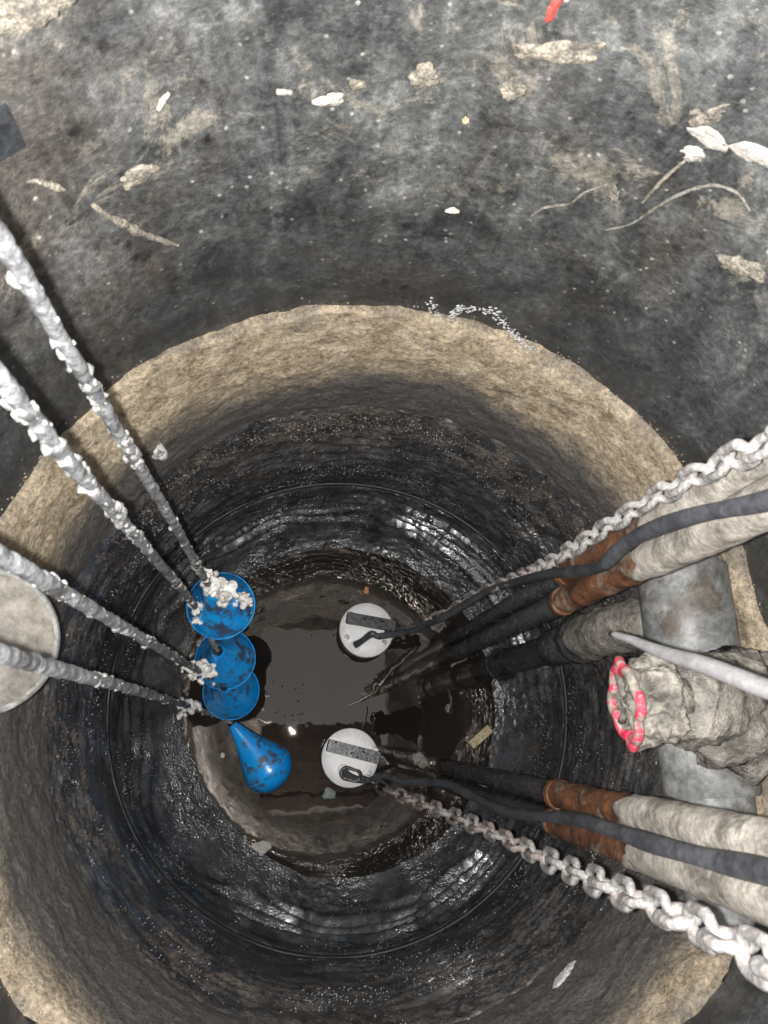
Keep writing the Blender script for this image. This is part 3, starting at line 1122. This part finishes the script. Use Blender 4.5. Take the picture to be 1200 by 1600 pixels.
# on the chamber wall
wl = [
    ('rag', 40, 14, .060, .022, .1, 'tanrag', 'torn tan rag at the top left corner of the wall', 'rag', 21),
    ('rag', 1140, 226, .070, .013, .1, 'palerag', 'pale creased rag stuck to the right side of the wall', 'rag', 22),
    ('rag', 1085, 240, .016, .012, .4, 'palerag', 'small white rag tip beside the pale creased rag', 'rag', 23),
    ('plastic_scrap', 863, 12, .007, .015, .1, 'redscrap', 'small red plastic scrap at the top of the wall', 'scrap', 24),
    ('leaf', 665, 122, .017, .015, .2, 'tanrag', 'round tan leaf high on the wall below the top middle', 'leaf', 25),
    ('leaf', 799, 142, .015, .014, .8, 'tanrag', 'angular tan leaf right of the round one on the wall', 'leaf', 26),
    ('mud_patch', 215, 275, .026, .014, .1, 'tanrag', 'grey-tan mud patch above the crusty twig', 'mud', 27),
    ('mud_patch', 518, 155, .018, .008, .1, 'palerag', 'pale double mud lump high in the middle of the wall', 'mud', 28),
    ('mud_patch', 558, 132, .009, .009, .1, 'tanrag', 'small round tan mud dot beside the double lump', 'mud', 29),
    ('leaf', 960, 303, .007, .012, .1, 'tanrag', 'thin tan leaf scrap on the dark wall right of middle', 'leaf', 30),
    ('leaf', 705, 329, .009, .004, .2, 'palerag', 'white sliver on the dark wall above the collar', 'leaf', 31),
    ('leaf', 727, 190, .004, .006, .2, 'wood', 'tiny yellowish seed on the upper wall', 'leaf', 32),
    ('mud_patch', 862, 80, .050, .015, .35, 'tanrag', 'broad tan mud smear under the red scrap', 'mud', 61),
    ('mud_patch', 1096, 175, .042, .014, .75, 'tanrag', 'slanting tan mud smear above the pale creased rag', 'mud', 62),
    ('mud_patch', 1165, 420, .030, .016, .5, 'tanrag', 'tan mud patch at the right edge of the wall', 'mud', 63),
    ('mud_patch', 880, 1525, .030, .014, .2, 'whitescale', 'white peeling scale patch near the bottom right', 'scale', 43),
]
for nm, px, py, w, h, a, m, lab, cat, sd_ in wl:
    if py < 1000:
        p = onwall(px, py, RW - .002)
        flake(nm, p, wall_n(p), w, h, a, m, lab, cat, sd_, .004, .35)
    else:
        p = onwall(px, py, .645)
        flake(nm, p, wall_n(p), w, h, a, m, lab, cat, sd_, .004, .35)


def strand(pix, rad, mat, label, seed, nm='strand', cat='strand', lumps=6):
    pts = catmull([onwall(x, y, RW - .006) for x, y in pix], 8)
    n = len(pts)
    rr = [rad * (.45 + .55 * math.sin(math.pi * (i + 1) / (n + 1))) for i in range(n)]
    mb = MB().tube(pts, rr, 8, rough=.6, rs=60, seed=seed)
    random.seed(seed)
    for i in range(lumps):
        mb.blob(random.choice(pts[n // 5:-n // 5 or None]), rad * random.uniform(.9, 1.5), 1, .5, 60, i)
    tag(mb.build(nm, mat), label, cat)


strand([(145, 320), (165, 335), (195, 350), (215, 362), (245, 373), (280, 384)], .0055, 'tanrag', 'crusty pale twig slanting on the wall by the cables', 51, 'twig', 'twig')
strand([(40, 285), (60, 283), (80, 290), (102, 297)], .0045, 'tanrag', 'short tan twig left of the crusty one', 52, 'twig', 'twig', 3)
strand([(945, 360), (985, 350), (1020, 328), (1060, 305), (1110, 290), (1150, 300), (1172, 330)], .0030, 'brownleaf', 'long grey strand arching over the right part of the wall', 53, lumps=0)
strand([(1003, 318), (1020, 298), (1045, 272), (1075, 248)], .003, 'tanrag', 'grey strand hanging from the small white rag tip', 54, lumps=0)
strand([(828, 340), (850, 325), (890, 318), (915, 300), (950, 288)], .0025, 'brownleaf', 'thin grey strand in the middle right of the wall', 55, lumps=0)
strand([(247, 172), (255, 158), (264, 144)], .004, 'palerag', 'short white stick on the upper left wall', 56, 'stick', 'stick', 0)
strand([(432, 143), (446, 144), (456, 146)], .0048, 'palerag', 'tiny white stick above the middle of the wall', 57, 'stick', 'stick', 0)
pts = catmull([onwall(x, y, RW - .003) for x, y in ((672, 468), (690, 505), (705, 498), (715, 482), (740, 484), (775, 492), (800, 520), (830, 545))], 14)
random.seed(77)
mb = MB()
for i in range(320):
    p = random.choice(pts) + V((random.gauss(0, .005), 0, random.gauss(0, .006)))
    mb.blob(p, random.uniform(.0008, .0027), 1, .7, 90, i, (1.4, .6, 1))
o = mb.build('scale_streak', 'whitescale', well)
o['kind'] = 'stuff'

# white blob on the collar behind the first cable, and the dark recess in the wall
pb = onwall(246, 704, .648)
mb = MB()
for j, (dx, dz) in enumerate(((0, 0), (.008, .012), (-.004, -.016), (.004, -.03))):
    mb.blob(pb + V((dx, 0, dz)), .011, 2, .8, 60, j * 2.0, (1, 1, 1.3))
tag(mb.build('scale_blob', 'whitescale'), 'white scale blob on the collar beside the first cable', 'scale')
ph = onwall(-6, 205, RW)
nh = wall_n(ph)
xh = UP.cross(nh)
tag(MB().box(ph + nh * .002, xh * .020, UP * .028, nh * .006).build('step_socket', 'hole', smooth=False), 'small black square socket at the left edge of the wall', 'socket')

# dark cracks in the collar and shaft
for pix, r_, w_ in ((((625, 657), (648, 664), (670, 679), (690, 690), (702, 684), (722, 671)), .6455, .004), (((762, 690), (800, 706), (840, 738), (882, 780), (920, 800)), .6455, .0026), (((735, 705), (765, 716), (800, 722)), .642, .003)):
    P = catmull([onwall(x, y, r_) for x, y in pix], 10)
    n = len(P)
    MB().tube(P, [w_ * (.35 + .65 * math.sin(math.pi * (i + .5) / n)) for i in range(n)], 8, rough=.9, rs=70, seed=len(P)).build('crack', 'hole', well)
